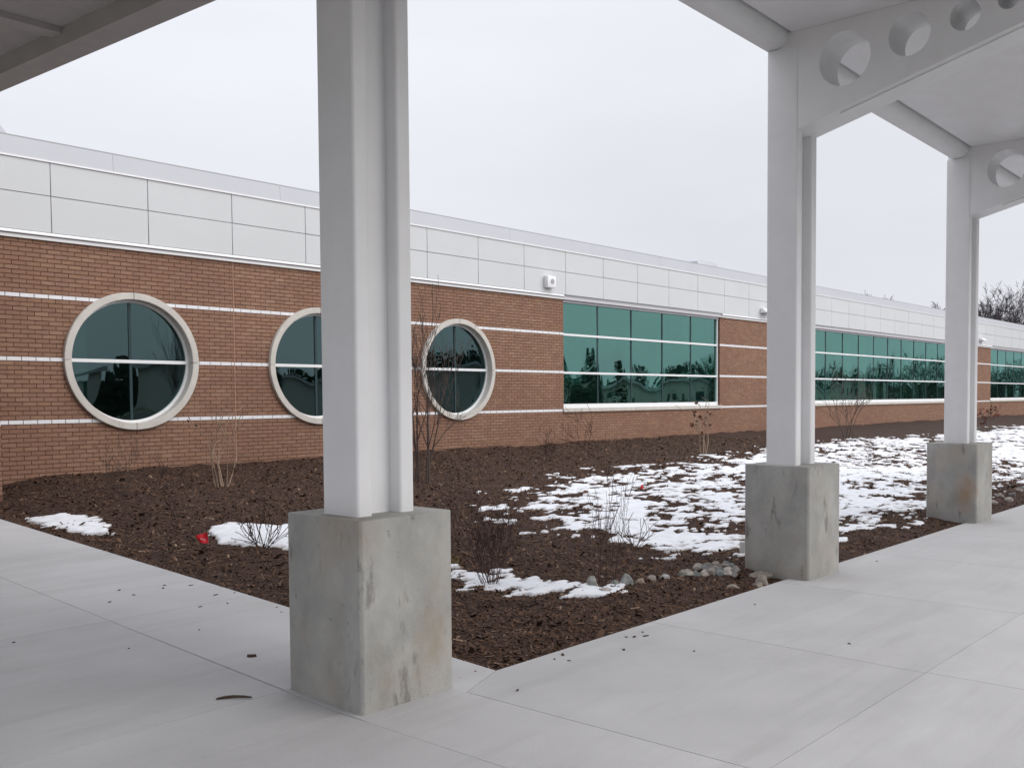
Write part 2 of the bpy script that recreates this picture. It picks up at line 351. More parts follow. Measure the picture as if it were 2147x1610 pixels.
snow('snow_patch', [(.30, 8.55), (.66, 8.4), (.8, 7.85), (.58, 6.72), (.32, 7.0), (.16, 7.8)], .05, 1.4, 6.2, 9.0, .02, .14, .4, .5, .15, .018, 'small snow patch at the left edge of the mulch bed', None, 'snow', seed=3)
snow('snow_patch', [(1.34, 6.10), (1.62, 6.03), (2.2, 5.5), (2.2, 4.5), (1.45, 4.4), (1.12, 5.1)], .6, 2.7, 3.9, 6.6, .02, .18, .4, .55, .2, .018, 'snow patch beside the red flag, left of the nearest pedestal', None, 'snow', seed=5)
snow('snow_patch', [(1.55, 3.0), (2.3, 2.85), (2.45, 2.4), (2.68, 1.95), (2.66, 1.2), (2.4, .95), (1.92, 1.35), (1.88, 1.75), (1.5, 2.3)], 1.0, 3.3, .6, 3.4, .02, .22, .8, 1.3, -.14, .012, 'snow patch around the bare shrub right of the nearest pedestal', None, 'snow', seed=6)

# ------------------------------------------------------------------ mulch chips
def snow_field(px, py):
    s = np.clip(sdist(px, py, main_poly) / .55, -1.3, 1)
    F = s * SS + SR * (fbm(px * .8, py, 1.1, 3, 40) - .5) * 4 + SF * ((fbm(px * .62, py, 4.2, 3, 60) - .5) * 2.7 + (fbm(px * .5, py, 12, 2, 75) - .5) * 2.4) + SB
    return np.where(s <= -1.2, -1, F)
def chips():
    N = 330000; P = []
    cx, cy = -4.818, -4.680
    d = 5.5 + rng.random(N) ** 1.35 * 24; a = np.radians(41 + (rng.random(N) - .5) * 66)
    px = cx + d * np.cos(a); py = cy + d * np.sin(a)
    k = (py > .02) & (py < 10.95) & (px > .02) & (px < 24); px, py, d = px[k], py[k], d[k]
    F = snow_field(px, py); k = (F < .10) | (rng.random(len(px)) < .02)
    px, py, d = px[k], py[k], d[k]; n = len(px)
    z = ground_z(px, py) + .004
    L = rng.lognormal(math.log(.0115), .5, n) * (1 + d * .025); Wd = L * rng.uniform(.2, .45, n); H = Wd * .35
    ang = rng.random(n) * 6.283; pit = rng.normal(0, .35, n)
    ux, uy = np.cos(ang) * np.cos(pit), np.sin(ang) * np.cos(pit); uz = np.sin(pit); vx, vy = -np.sin(ang), np.cos(ang)
    V = np.empty((n, 6, 3))
    for j, (s, t, h) in enumerate(((-1, -1, 0), (1, -1, 0), (-1, 0, 1), (1, 0, 1), (-1, 1, 0), (1, 1, 0))):
        V[:, j, 0] = px + s * L * ux * .5 * 2 + t * Wd * vx; V[:, j, 1] = py + s * L * uy + t * Wd * vy; V[:, j, 2] = z + s * L * uz + h * H
    base = np.arange(n)[:, None] * 6
    fa = np.concatenate([base + np.array([0, 1, 3, 2]), base + np.array([2, 3, 5, 4])], 1).reshape(-1, 4)
    me = bpy.data.meshes.new('mulch_chips'); me.vertices.add(n * 6); me.vertices.foreach_set('co', V.ravel())
    me.loops.add(n * 8); me.loops.foreach_set('vertex_index', fa.ravel().astype(np.int32)); me.polygons.add(n * 2)
    me.polygons.foreach_set('loop_start', np.arange(0, n * 8, 4, dtype=np.int32)); me.update()
    t = rng.random(n); col = np.empty((n, 4), np.float32)
    dark = np.array([.045, .022, .0135]); mid = np.array([.155, .084, .050]); pale = np.array([.33, .23, .16])
    c = dark + (mid - dark) * rng.random((n, 1)); pm = t > .93; c[pm] = mid + (pale - mid) * rng.random((pm.sum(), 1))
    col[:, :3] = c; col[:, 3] = 1
    at = me.color_attributes.new('Col', 'FLOAT_COLOR', 'CORNER'); at.data.foreach_set('color', np.repeat(col, 8, 0).ravel())
    me.validate()
    tag(link('mulch_chips', me, m_chip), 'loose dark brown shredded bark mulch covering the bed', kind='stuff')
chips()

# ------------------------------------------------------------------ school building
YW = 10.969; ZL = 1.3668; CO = .06773; BL = .2032; ZFB = 4.105
bld = tag(empty('school_building', (0, YW, .4)), 'long single storey brick school with white panel fascia and green windows', 'building')
def bparent(o): o.matrix_parent_inverse = Matrix.Translation((0, -YW, -.4)); return o
wallp = None
X0, X1 = .555, 72.
RW = [(2.922, 2.315), (6.529, 2.315), (10.186, 2.315)]; RR = 1.1074
SW = [(13.78, 21.20, 5), (27.35, 42.0, 10), (48.2, 55.6, 5), (60.5, 67.9, 5)]
SZ0, SZ1 = 1.40, 4.12
holes = [circ(x, z, 1.04, 64) for x, z in RW] + [[(a, SZ0), (b, SZ0), (b, SZ1), (a, SZ1)] for a, b, _ in SW]
wallp = plate('brick_wall', [(X0, -.3), (X1, -.3), (X1, 4.2), (X0, 4.2)], holes, 'y', YW + .008, YW + .30, m_mortar, bld); bparent(wallp)
palette = [(.40, .205, .145), (.37, .18, .125), (.43, .225, .155), (.35, .175, .125), (.46, .25, .175), (.38, .19, .14), (.41, .20, .135), (.33, .16, .115), (.39, .20, .155), (.44, .235, .165), (.36, .185, .13), (.40, .195, .13)]
palette = [((p[0] * .50 + .115) * .94, (p[1] * .60 + .070) * .90, (p[2] * .6 + .048) * .87) for p in palette]
def subparent(o, par): o.parent = par; o.matrix_parent_inverse = par.matrix_parent_inverse.copy() if False else Matrix.Translation((0, 0, 0)); return o
def bar(mb, x0, x1, zc, hh, yf, yb, col):       # brick with a slightly eased face
    e = .003
    mb.add([(x0, yb, zc - hh), (x1, yb, zc - hh), (x1, yb, zc + hh), (x0, yb, zc + hh), (x0 + e, yf, zc - hh + e), (x1 - e, yf, zc - hh + e), (x1 - e, yf, zc + hh - e), (x0 + e, yf, zc + hh - e)],
           [(0, 1, 5, 4), (1, 2, 6, 5), (2, 3, 7, 6), (3, 0, 4, 7), (4, 5, 6, 7)], col)
var = []
for i, c in enumerate(palette):
    mb = MB(); bar(mb, -BL / 2 + .0015, BL / 2 - .0015, 0, CO / 2 - .0036, -.004 + (i % 4) * .0012, .012, c); me = mb.mesh('brick'); me.materials.append(m_brick); var.append(me)
wv = []
for i in range(3):
    mb = MB(); bar(mb, -BL / 2 + .003, BL / 2 - .003, 0, CO / 2 - .003, -.006, .012, None); me = mb.mesh('band_brick'); me.materials.append(m_wbrick); wv.append(me)
bricks = MB(); bands = MB(); singles = []; wsingles = []
for k in range(-20, 41):
    zc = ZL + k * CO; band = k in (0, 14, 28)
    cuts = []
    for x, z in RW:
        dz = abs(z - zc)
        if dz < 1.05: w = math.sqrt(1.05 ** 2 - dz * dz); cuts.append((x - w, x + w))
    for a, b, _ in SW:
        if zc > SZ0 - .06 and zc < SZ1: cuts.append((a - .003, b + .003))
    off = (k % 2) * BL / 2
    n0 = int(math.floor((X0 - off) / BL)); 
    joints = [3.935, 13.05, 20.55, 26.7, 41.7]
    for j in range(n0, int(X1 / BL) + 1):
        a = off + j * BL; b = a + BL; a = max(a, X0); b = min(b, X1)
        segs = [(a, b)]
        for c0, c1 in cuts:
            ns = []
            for s0, s1 in segs:
                if c1 <= s0 or c0 >= s1: ns.append((s0, s1)); continue
                if s0 < c0: ns.append((s0, c0))
                if s1 > c1: ns.append((c1, s1))
            segs = ns
        for s0, s1 in segs:
            if s1 - s0 < .03: continue
            full = s1 - s0 > BL - .001
            if band:
                if full and s0 > .5: wsingles.append((s0 + BL / 2, zc))
                else: bar(bands, s0 + .003, s1 - .003, zc, CO / 2 - .003, YW - .006, YW + .012, None)
            else:
                if full and s0 > .58 and zc > .50: singles.append((s0 + BL / 2, zc))
                else: bar(bricks, s0 + .0015, s1 - .0015, zc, CO / 2 - .0036, YW - random.random() * .004, YW + .012, random.choice(palette))
singles.sort(); wsingles.sort()
for i, (x, z) in enumerate(singles):
    if i < 300:
        o = link('brick', random.choice(var), m_brick); o.parent = wallp; o.location = (x, YW, z)
    else: bar(bricks, x - BL / 2 + .0015, x + BL / 2 - .0015, z, CO / 2 - .0036, YW - random.random() * .004, YW + .012, random.choice(palette))
for i, (x, z) in enumerate(wsingles):
    if i < 300:
        o = link('band_brick', wv[i % 3], m_wbrick); o.parent = wallp; o.location = (x, YW, z)
    else: bar(bands, x - BL / 2 + .003, x + BL / 2 - .003, z, CO / 2 - .003, YW - .006, YW + .012, None)
# a near brick pier at the left end
pier = MB(); pier.box(-1.2, .55, 9.995, YW + .3, -.3, 4.1); po = pier.build('pier', m_mortar, bld); bparent(po)
for k in range(-14, 40):
    zc = ZL + k * CO
    for j in range(4):
        b = .552 - j * BL + (k % 2) * .1; a = b - BL; b = min(b, .552)
        (bar(bands, a + .003, b - .003, zc, CO / 2 - .003, 9.985, 10.0, None) if k in (0, 14, 28) else bar(bricks, a + .0015, b - .0015, zc, CO / 2 - .0036, 9.987, 10.0, random.choice(palette)))
tag(bricks.build('bricks', m_brick, wallp), 'further red-brown bricks of the long wall', kind='stuff')
tag(bands.build('band_bricks', m_wbrick, wallp), 'cut and far white bricks of the three bands', kind='stuff')
bpy.context.view_layer.update()
for o in list(wallp.children): o.matrix_parent_inverse = wallp.matrix_world.inverted()
# expansion joints in the brick
for x, z0, z1 in ((4.735, .5, 4.09), (13.78, .5, 1.30)):
    mb = MB(); mb.box(x - .006, x + .006, YW - .010, YW + .01, z0, z1); bparent(mb.build('expansion_joint', mat('sealant_tan', (.42, .25, .18), .8), bld))

# fascia: two rows of panels on a backing, flashing, coping
mb = MB(); mb.box(X0, X1, YW - .04, YW + .35, 4.165, 5.60); bparent(mb.build('fascia_backing', mat('panel_joint', (.34, .345, .35), .9), bld))
PX = [.162 + 1.515 * i for i in range(0, 48)]
for a, b in zip(PX[:-1], PX[1:]):
    a = max(a, X0); 
    for z0, z1 in ((4.222, 4.767), (4.777, 5.272)):
        mb = MB(); mb.box(a + .0055, b - .0055, YW - .062 + random.uniform(-.0015, .0015), YW - .041, z0, z1); bparent(mb.build('fascia_panel', m_panel, bld, bevel=.003, seg=1))
solid = [(X0, 13.72)] + [(SW[i][1] + .06, SW[i + 1][0] - .06) for i in range(3)]
for a, b in solid:
    mb = MB(); mb.prism([(YW - .085, 4.170), (YW - .085, 4.186), (YW - .062, 4.216), (YW - .0405, 4.216), (YW - .0405, 4.170)], 'x', a, b); bparent(mb.build('drip_flashing', m_trim, bld))
    mb = MB(); mb.box(a, b, YW - .048, YW - .001, 4.105, 4.158); bparent(mb.build('lower_trim', m_trim, bld))
mb = MB(); mb.box(X0, X1, YW - .082, YW - .0405, 5.276, 5.302); bparent(mb.build('upper_trim', m_trim, bld))
CX = [-.42 + 3.053 * i for i in range(0, 24)]
for a, b in zip(CX[:-1], CX[1:]):
    a = max(a, X0)
    mb = MB(); mb.prism([(YW - .075, 5.303), (YW - .055, 5.575), (YW + .40, 5.60), (YW + .40, 5.53), (YW - .035, 5.515), (YW - .03, 5.303)], 'x', a + .002, b - .002); bparent(mb.build('coping_section', m_coping, bld))
mb = MB(); mb.box(X0, X1, YW + .35, 24, 5.0, 5.2); bparent(mb.build('roof_deck', m_coping, bld))
mb = MB(); mb.prism([(-9, 5.21), (2.2, 5.21), (1.93, 6.03), (-.5, 8.95), (-9, 8.95)], 'y', 12.97, 20); bparent(mb.build('upper_roof', m_coping, bld))
rv = MB(); rv.prism([(22.95, 5.21), (24.3, 5.21), (24.3, 6.12), (24.15, 6.22), (23.7, 6.27), (23.2, 6.27), (23.0, 6.18)], 'y', 12.9, 14.0)
rvo = rv.build('roof_vent', m_coping, bld, bevel=.02); bparent(rvo)
for i in range(4):
    mb = MB(); mb.box(23.3 + i * .24, 23.36 + i * .24, 12.85, 12.899, 5.4, 6.08); o = mb.build('vent_rib', m_head, rvo)
# interior rooms behind the glass
room = MB()
room.add([(X0, YW + .31, .62), (X1, YW + .31, .62), (X1, 18, .62), (X0, 18, .62)], [(0, 1, 2, 3)]); bparent(room.build('room_floor', m_floor, bld))
room = MB()
for q in ([(X0, 18, .6), (X1, 18, .6), (X1, 18, 4.6), (X0, 18, 4.6)], [(X0, YW + .3, 4.3), (X1, YW + .3, 4.3), (X1, 18, 4.3), (X0, 18, 4.3)],
          [(X0, YW + .3, .6), (X0, 18, .6), (X0, 18, 4.4), (X0, YW + .3, 4.4)], [(X1, YW + .3, .6), (X1, 18, .6), (X1, 18, 4.4), (X1, YW + .3, 4.4)],
          [(13.0, YW + .31, .6), (13.0, 18, .6), (13.0, 18, 4.4), (13.0, YW + .31, 4.4)], [(24.5, YW + .31, .6), (24.5, 18, .6), (24.5, 18, 4.4), (24.5, YW + .31, 4.4)], [(45, YW + .31, .6), (45, 18, .6), (45, 18, 4.4), (45, YW + .31, 4.4)]):
    room.add(q, [(0, 1, 2, 3)])
bparent(room.build('room_wall', m_inner, bld))
for x in (2.5, 6.1, 9.9, 15.0, 18.0, 20.9):
    mb = MB(); mb.prism(circ(x, YW + 1.1, .16, 20), 'z', .62, 4.3); bparent(mb.build('room_column', m_blind, bld, smooth=False))

# round windows
def arc_ring(r0, r1, a0, a1, n=20):
    L = [(math.cos(a0 + (a1 - a0) * i / n), math.sin(a0 + (a1 - a0) * i / n)) for i in range(n + 1)]
    return [(c * r1, s * r1) for c, s in L] + [(c * r0, s * r0) for c, s in reversed(L)]
def local(o, par): o.parent = par; return o
stone_me = []
for q in range(4):
    a0 = q * math.pi / 2; g_ = .0025
    pts = arc_ring(.998, RR, a0 + g_, a0 + math.pi / 2 - g_)
    n = len(pts); mb = MB(); mb.prism(pts, 'y', -.065, .12); me = mb.mesh('surround_stone')
    b = bmesh.new(); b.from_mesh(me); bmesh.ops.recalc_face_normals(b, faces=b.faces)
    bmesh.ops.bevel(b, geom=[e for e in b.edges if len(e.link_faces) == 2 and e.calc_face_angle() > .8], offset=.006, segments=2, affect='EDGES'); b.to_mesh(me); b.free()
    for p in me.polygons: p.use_smooth = True
    me.set_sharp_from_angle(angle=R(35)); me.materials.append(m_stone); stone_me.append(me)
for wi, (x, z) in enumerate(RW):
    w = empty('round_window', (x, 0, z - .4), bld)
    for me in stone_me: link('surround_stone', me, m_stone, w)
    f = plate('frame', circ(0, 0, 1.004, 72), [circ(0, 0, .955, 72)], 'y', .085, .15, m_frame, w)
    mb = MB(); mb.box(-.96, .96, .07, .14, -.028, .028); mb.build('transom', m_frame, w, bevel=.004, seg=1)
    for z0, z1 in ((.03, .954), (-.954, -.03)):
        mb = MB(); mb.box(-.022, .022, .098, .14, z0, z1); mb.build('mullion', m_dark, w)
    for q in range(4):
        a0 = q * math.pi / 2; pts = [(0, 0)] + [(.96 * math.cos(a0 + math.pi / 2 * i / 24), .96 * math.sin(a0 + math.pi / 2 * i / 24)) for i in range(25)]
        mb = MB(); mb.prism(pts, 'y', .112, .116); o = mb.build('pane', m_glass_r, w)
        o.rotation_euler = (random.uniform(-.004, .004), 0, random.uniform(-.004, .004))
# strip windows
for wi, (a, b, n) in enumerate(SW):
    w = empty('strip_window', (a, 0, SZ0 - .4), bld); L = b - a
    H = SZ1 - SZ0; st = L / n
    t2, t3 = ZL + 14 * CO - SZ0 - .012, ZL + 28 * CO - SZ0 - .012
    mb = MB()
    for x0, x1, z0, z1 in ((.0, .055, .10, H - .06), (L - .055, L, .10, H - .06)):
        mb.box(x0, x1, .06, .16, z0, z1)
    mb.box(0, L, .055, .165, .02, .125); mb.build('frame', m_frame, w)
    mb = MB(); mb.box(-.05, L + .05, -.045, .16, H - .015, H + .045); mb.box(0, L, .03, .165, H - .075, H - .016); mb.build('head', m_head, w)
    for zc in (t2, t3):
        mb = MB(); mb.box(.056, L - .056, .05, .14, zc - .027, zc + .027); mb.build('transom', m_frame, w, bevel=.003, seg=1)
    rows = [(.126, t2 - .0275), (t2 + .0275, t3 - .0275), (t3 + .0275, H - .076)]
    for i in range(1, n):
        for z0, z1 in rows:
            mb = MB(); mb.box(i * st - .022, i * st + .022, .088, .106, z0, z1); mb.build('mullion', m_dark, w); mb = MB(); mb.box(i * st - .03, i * st + .03, .107, .27, z0, z1); mb.build('mullion_back', m_frame, w)
    for i in range(n):
        for z0, z1 in rows:
            hw, hh = st / 2 - .02, (z1 - z0) / 2 + .005; mb = MB(); mb.box(-hw, hw, -.0025, .0025, -hh, hh); o = mb.build('pane', m_glass_s, w); o.location = ((i + .5) * st, .1025, (z0 + z1) / 2); o.rotation_euler = (random.uniform(-.006, .006), 0, random.uniform(-.005, .005))
    for i in range(n):
        mb = MB(); x0 = i * st - (.05 if i == 0 else 0); x1 = (i + 1) * st + (.05 if i == n - 1 else 0)
        mb.box(x0 + .002, x1 - .002, -.05, .20, -.075, .018); mb.build('sill_stone', m_stone, w, bevel=.005, seg=1)
    if wi:                                             # roller blinds behind the far windows
        for i in range(n):
            drop = [.15, .45, .9, 1.4, 2.2, .7, 1.9, .3, 1.1, .6][(i * 3 + wi) % 10]
            mb = MB(); mb.box(i * st + .08, (i + 1) * st - .08, .34, .352, .15 if (i + wi) % 3 else .9, H - drop); mb.build('blind', m_blind, w)
    mb = MB(); mb.box(L + .0005, L + .012, .02, .14, .02, H - .02); mb.build('jamb', m_mortar, w)

bld.location.z += .172
# wall fixtures hung on the fascia
sp = tag(empty('wall_speaker', (13.13, YW - .063, 4.642)), 'square white speaker box with round grille on the fascia panels', 'speaker')
mb = MB(); mb.box(-.15, .15, -.13, .0, -.14, .14); mb.build('housing', m_trim, sp, bevel=.012)
mb = MB(); mb.prism(circ(0.02, 0.01, .062, 28), 'y', -.138, -.128); mb.build('grille', m_grille, sp)
for i in range(5):
    mb = MB(); mb.box(.02 - .045, .02 + .045, -.141, -.1385, -.035 + i * .022, -.030 + i * .022); mb.build('grille_slot', m_head, sp)
for lx, txt in ((23.85, 'white wedge shaped wall lamp on the fascia beside the second column'), (46.28, 'white wedge wall lamp on the fascia beside the third column')):
    wl = tag(empty('wall_lamp', (lx, YW - .063, 4.63)), txt, 'lamp', 'wedge lamps on the fascia')
    mb = MB(); mb.prism([(0, -.075), (0, .075), (-.10, .075), (-.24, -.045), (-.24, -.075)], 'x', -.24, .24); mb.build('housing', m_trim, wl, bevel=.01)
    mb = MB(); mb.box(-.18, .18, -.20, -.03, -.083, -.076); mb.build('lens', m_lens, wl)

# ------------------------------------------------------------------ pedestals
PED = [(-.8393, .2968, 'nearest stained concrete pedestal carrying the left column', m_ped), (4.6901, .1408, 'middle concrete pedestal with grey stones at its foot', m_ped),
       (10.3036, .2185, 'farthest concrete pedestal with a rust stain, on the right', m_rustped), (16.0, .2, 'concrete pedestal beyond the right edge of the view', m_ped)]
for x, y, lab, m in PED[:3]:
    hx, hy = .372, .372; mb = MB(); c = .02
    mb.prism([(x - hx + c, y - hy), (x + hx - c, y - hy), (x + hx, y - hy + c), (x + hx, y + hy - c), (x + hx - c, y + hy), (x - hx + c, y + hy), (x - hx, y + hy - c), (x - hx, y - hy + c)], 'z', -.3, 1.1636)
    o = mb.build('concrete_pedestal', m, None, bevel=.008, seg=2); tag(o, lab, 'pedestal', 'pedestals under the canopy columns')
    mo = Vector((x, y, 0)); o.data.transform(Matrix.Translation(-mo)); o.location = mo
# rust stain: a patch of its own shape on the third pedestal
n_ = m_rustped.node_tree; bs = n_.nodes['Principled BSDF']
tcn = n_.nodes.new('ShaderNodeTexCoord'); mpn = n_.nodes.new('ShaderNodeMapping'); mpn.inputs['Location'].default_value = (.38 * 3, .22 * 4, -.45 * 2.6); mpn.inputs['Scale'].default_value = (3, 4.2, 2.6)
n_.links.new(tcn.outputs['Object'], mpn.inputs[0]); ln = n_.nodes.new('ShaderNodeVectorMath'); ln.operation = 'LENGTH'
nzn = n_.nodes.new('ShaderNodeTexNoise'); nzn.inputs['Scale'].default_value = 5; n_.links.new(tcn.outputs['Object'], nzn.inputs['Vector'])
n_.links.new(mpn.outputs[0], ln.inputs[0]); ad = n_.nodes.new('ShaderNodeMath'); ad.operation = 'ADD'; n_.links.new(ln.outputs['Value'], ad.inputs[0]); n_.links.new(nzn.outputs['Fac'], ad.inputs[1])
rr = n_.nodes.new('ShaderNodeMapRange'); rr.inputs[1].default_value = .55; rr.inputs[2].default_value = 1.45; rr.inputs[3].default_value = .75; rr.inputs[4].default_value = 0; n_.links.new(ad.outputs[0], rr.inputs[0])
xm = n_.nodes.new('ShaderNodeMix'); xm.data_type = 'RGBA'; n_.links.new(rr.outputs[0], xm.inputs['Factor']); n_.links.new(bs.inputs['Base Color'].links[0].from_socket, xm.inputs['A']); xm.inputs['B'].default_value = (.30, .17, .085, 1); n_.links.new(xm.outputs['Result'], bs.inputs['Base Color'])

# ------------------------------------------------------------------ canopy over the walkway
can = tag(empty('walkway_canopy', (4.7, .2, 1.148)), 'white steel canopy with tapered holed beams over the right walkway', 'canopy')
cinv = Matrix.Translation((-4.7, -.2, -1.148))
def cp(o): o.parent = can; o.matrix_parent_inverse = cinv; return o
def drop(x): return -.0119 * (x - 4.7)
SX, SY = .454, .348
def column_profile(x0, y0):
    x1, y1 = x0 + SX, y0 + SY; a, b, d = .118, .335, .10
    return [(x0, y0), (x0 + a, y0), (x0 + a, y0 + d), (x0 + b, y0 + d), (x0 + b, y0), (x1, y0), (x1, y1), (x0 + b, y1), (x0 + b, y1 - d), (x0 + a, y1 - d), (x0 + a, y1), (x0, y1)]
def vbevel(o, r):
    b = bmesh.new(); b.from_mesh(o.data); ed = [e for e in b.edges if abs(e.verts[0].co.z - e.verts[1].co.z) > 1 and len(e.link_faces) == 2 and e.calc_face_angle() > .5]
    conv = [e for e in ed if e.is_convex]
    bmesh.ops.bevel(b, geom=conv, offset=r, segments=4, affect='EDGES', profile=.5); b.to_mesh(o.data); b.free()
    for p in o.data.polygons: p.use_smooth = True
    o.data.set_sharp_from_angle(angle=R(50))
COLS = [(-1.1002 + .227, .0863 + .174), (4.4273 + .227, -.0301 + .174), (10.1166 + .227, .0517 + .174), (15.95, .2)]
for i, (x, y) in enumerate(COLS):
    x0, y0 = x - SX / 2, y - SY / 2
    top = 5.44 + drop(x) if i else 4.84
    mb = MB(); mb.prism(column_profile(x0, y0), 'z', 1.163 if i < 3 else -.2, top)
    o = mb.build('column', m_white, None); vbevel(o, .022); cp(o)
    if i == 0: continue
    dz = drop(x)
    outer = [(y0 + .115, 4.597), (y0 + .004, 4.597), (y0 - 2.04, 5.123), (y0 - 3.75, 5.575), (y0 - 3.9, 5.596), (y0 + SY - .02, 5.596), (y0 + SY - .02, 5.2), (y0 + .115, 5.0)]
    outer = [(p, q + dz) for p, q in outer]
    hl = [circ(y0 - .495, 5.205 + dz, .266, 48), circ(y0 - 1.14, 5.285 + dz, .202, 40), circ(y0 - 1.652, 5.335 + dz, .138, 36), circ(y0 - 2.03, 5.39 + dz, .095, 28), circ(y0 - 2.32, 5.43 + dz, .065, 24)]
    cp(plate('beam', outer, hl, 'x', x0 + .012, x0 + SX - .012, m_white, None))
    mb = MB(); sl_ = .2574
    mb.prism([(y0 - .42, 4.598 + .42 * sl_ + dz - .016), (y0 - 3.7, 4.598 + 3.7 * sl_ + dz - .014), (y0 - 3.7, 4.598 + 3.7 * sl_ + dz + .01), (y0 - .42, 4.598 + .42 * sl_ + dz + .01)], 'x', x0 + .09, x0 + SX - .09); cp(mb.build('beam_cover_plate', m_white, None))
XA, XB = -.62, 18.8
ZS = 5.585
def sheared(mb):
    mb.v = [(x, y, z + drop(x)) for x, y, z in mb.v]; return mb
mb = MB(); mb.prism([(.318, 5.446), (.205, 5.447), (.150, 5.462), (.108, 5.492), (.084, 5.535), (.075, 5.60), (.075, 5.86), (.318, 5.86)], 'x', XA, XB); o = sheared(mb).build('edge_beam', m_white, None, smooth=True); o.data.set_sharp_from_angle(angle=R(50)); cp(o)
mb = MB(); mb.box(XA, XB, -4.9, -4.65, 5.5, 5.86); cp(sheared(mb).build('edge_beam', m_white, None, bevel=.01))
mb = MB(); mb.box(XA, XB, -4.649, .074, 5.63, 5.85); cp(sheared(mb).build('roof_deck', m_white, None))
bx = [XA] + [c[0] for c in COLS[1:]] + [XB]
for i in range(4):
    a = bx[i] + (SX / 2 - .01 if i else .0) + .012; b = bx[i + 1] - (SX / 2 - .01 if i < 3 else 0) - .004
    mb = MB(); mb.box(a, b, -4.64, .042, ZS, 5.60); cp(sheared(mb).build('soffit_panel', m_white, None))

# left canopy, higher towards the building
lc = tag(empty('entrance_canopy', (-.9, .3, 5.0)), 'dark underside of the sloping entrance canopy at top left', 'canopy')
linv = Matrix.Translation((.9, -.3, -5.0))
def lz(y): return 4.947 + (y - 2.29) * .0316
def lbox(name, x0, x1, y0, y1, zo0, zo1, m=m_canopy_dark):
    mb = MB(); mb.add([(x0, y0, lz(y0) + zo0), (x1, y0, lz(y0) + zo0), (x1, y1, lz(y1) + zo0), (x0, y1, lz(y1) + zo0), (x0, y0, lz(y0) + zo1), (x1, y0, lz(y0) + zo1), (x1, y1, lz(y1) + zo1), (x0, y1, lz(y1) + zo1)],
           [(3, 2, 1, 0), (4, 5, 6, 7), (0, 1, 5, 4), (1, 2, 6, 5), (2, 3, 7, 6), (3, 0, 4, 7)])
    o = mb.build(name, m, None); o.parent = lc; o.matrix_parent_inverse = linv; return o
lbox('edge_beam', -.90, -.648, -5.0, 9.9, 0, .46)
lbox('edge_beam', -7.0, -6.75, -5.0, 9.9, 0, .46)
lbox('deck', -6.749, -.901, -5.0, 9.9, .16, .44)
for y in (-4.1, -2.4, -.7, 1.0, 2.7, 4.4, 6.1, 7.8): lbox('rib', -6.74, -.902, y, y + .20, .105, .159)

# ------------------------------------------------------------------ shrubs and trees
def grow(mb, p, d, L, r, rs, depth, tw, up_=.15, kids=3, ang=(.35, .8), tips=None, n=4, wob=.18):
    seg = 5; pts = [p.copy()]; rad = [r]; q = p.copy(); dd = d.normalized(); ch = []
    for i in range(seg):
        dd = (dd + Vector((rs.gauss(0, wob), rs.gauss(0, wob), rs.gauss(0, wob) * .5 + up_ * .3))).normalized()
        q = q + dd * (L / seg); pts.append(q.copy()); rad.append(max(r * (1 - .75 * (i + 1) / seg), tw))
        ch.append((q.copy(), dd.copy(), rad[-1]))
    mb.tube(pts, rad, n if r > tw * 2.5 else 3, cap=False)
    if tips is not None and depth <= 1: tips.append(q.copy())
    if depth <= 0: return
    for k in range(kids):
        c, cd, cr = ch[min(seg - 1, rs.randint(0 if depth < 2 else 1, seg - 1))]
        a = rs.uniform(*ang); ph = rs.uniform(0, 6.283); o1 = cd.orthogonal().normalized(); o2 = cd.cross(o1)
        nd = cd * math.cos(a) + (o1 * math.cos(ph) + o2 * math.sin(ph)) * math.sin(a)
        grow(mb, c, nd, L * rs.uniform(.4, .65), max(cr * .7, tw), rs, depth - 1, tw, up_, kids, ang, tips, n, wob)
leaf_me = {}
def leafmesh(m):
    if m.name not in leaf_me:
        mb = MB(); mb.add([(0, 0, 0), (.3, .5, .12), (.75, .42, .25), (1, 0, .1), (.75, -.42, .3), (.3, -.5, .15), (.5, 0, -.02)], [(0, 6, 1), (1, 6, 2), (2, 6, 3), (3, 6, 4), (4, 6, 5), (5, 6, 0)]); me = mb.mesh('leaf'); me.materials.append(m); leaf_me[m.name] = me
    return leaf_me[m.name]
TWK = 1.7
def shrub(name, x, y, label, cat, stems, H, spread, r, m, depth=2, kids=3, seed=1, tw=.0022, up_=.15, lean=(0, 0), leaves=0, leafm=None, leafsize=.05, group=None, wob=.14, baser=.08, ang=(.3, .75)):
    rs = random.Random(seed); z = gz(x, y); root = tag(empty(name, (x, y, z)), label, cat, group)
    tips = []; mbs = []
    for i in range(stems):
        ph = 2 * math.pi * (i + rs.random() * .7) / stems; q = spread * rs.uniform(.35, 1)
        d = Vector((math.cos(ph) * q + lean[0], math.sin(ph) * q + lean[1], 1))
        bx_, by_ = math.cos(ph) * baser * rs.random(), math.sin(ph) * baser * rs.random()
        mb = MB(); grow(mb, Vector((bx_, by_, -.04)), d, rs.uniform(.65, 1), r * 1.25 * rs.uniform(.7, 1) / H, rs, depth, tw * TWK / H, up_, kids, ang, tips, 5, wob); mbs.append(mb)
    zz = sorted(v[2] for mb in mbs for v in mb.v); k = H / zz[int(len(zz) * .97)]
    for mb in mbs:
        mb.v = [(vx * k, vy * k, vz * k) for vx, vy, vz in mb.v]; mb.build('stem', m, root, smooth=True)
    tips = [t * k for t in tips]
    for i in range(leaves):
        t = rs.choice(tips); o = link('leaf', leafmesh(leafm), leafm, root); o.location = t; s = leafsize * rs.uniform(.6, 1.2); o.scale = (s, s * .8, s); o.rotation_euler = (rs.uniform(-.6, .6), rs.uniform(.2, 1.6), rs.uniform(0, 6.28))
    return root
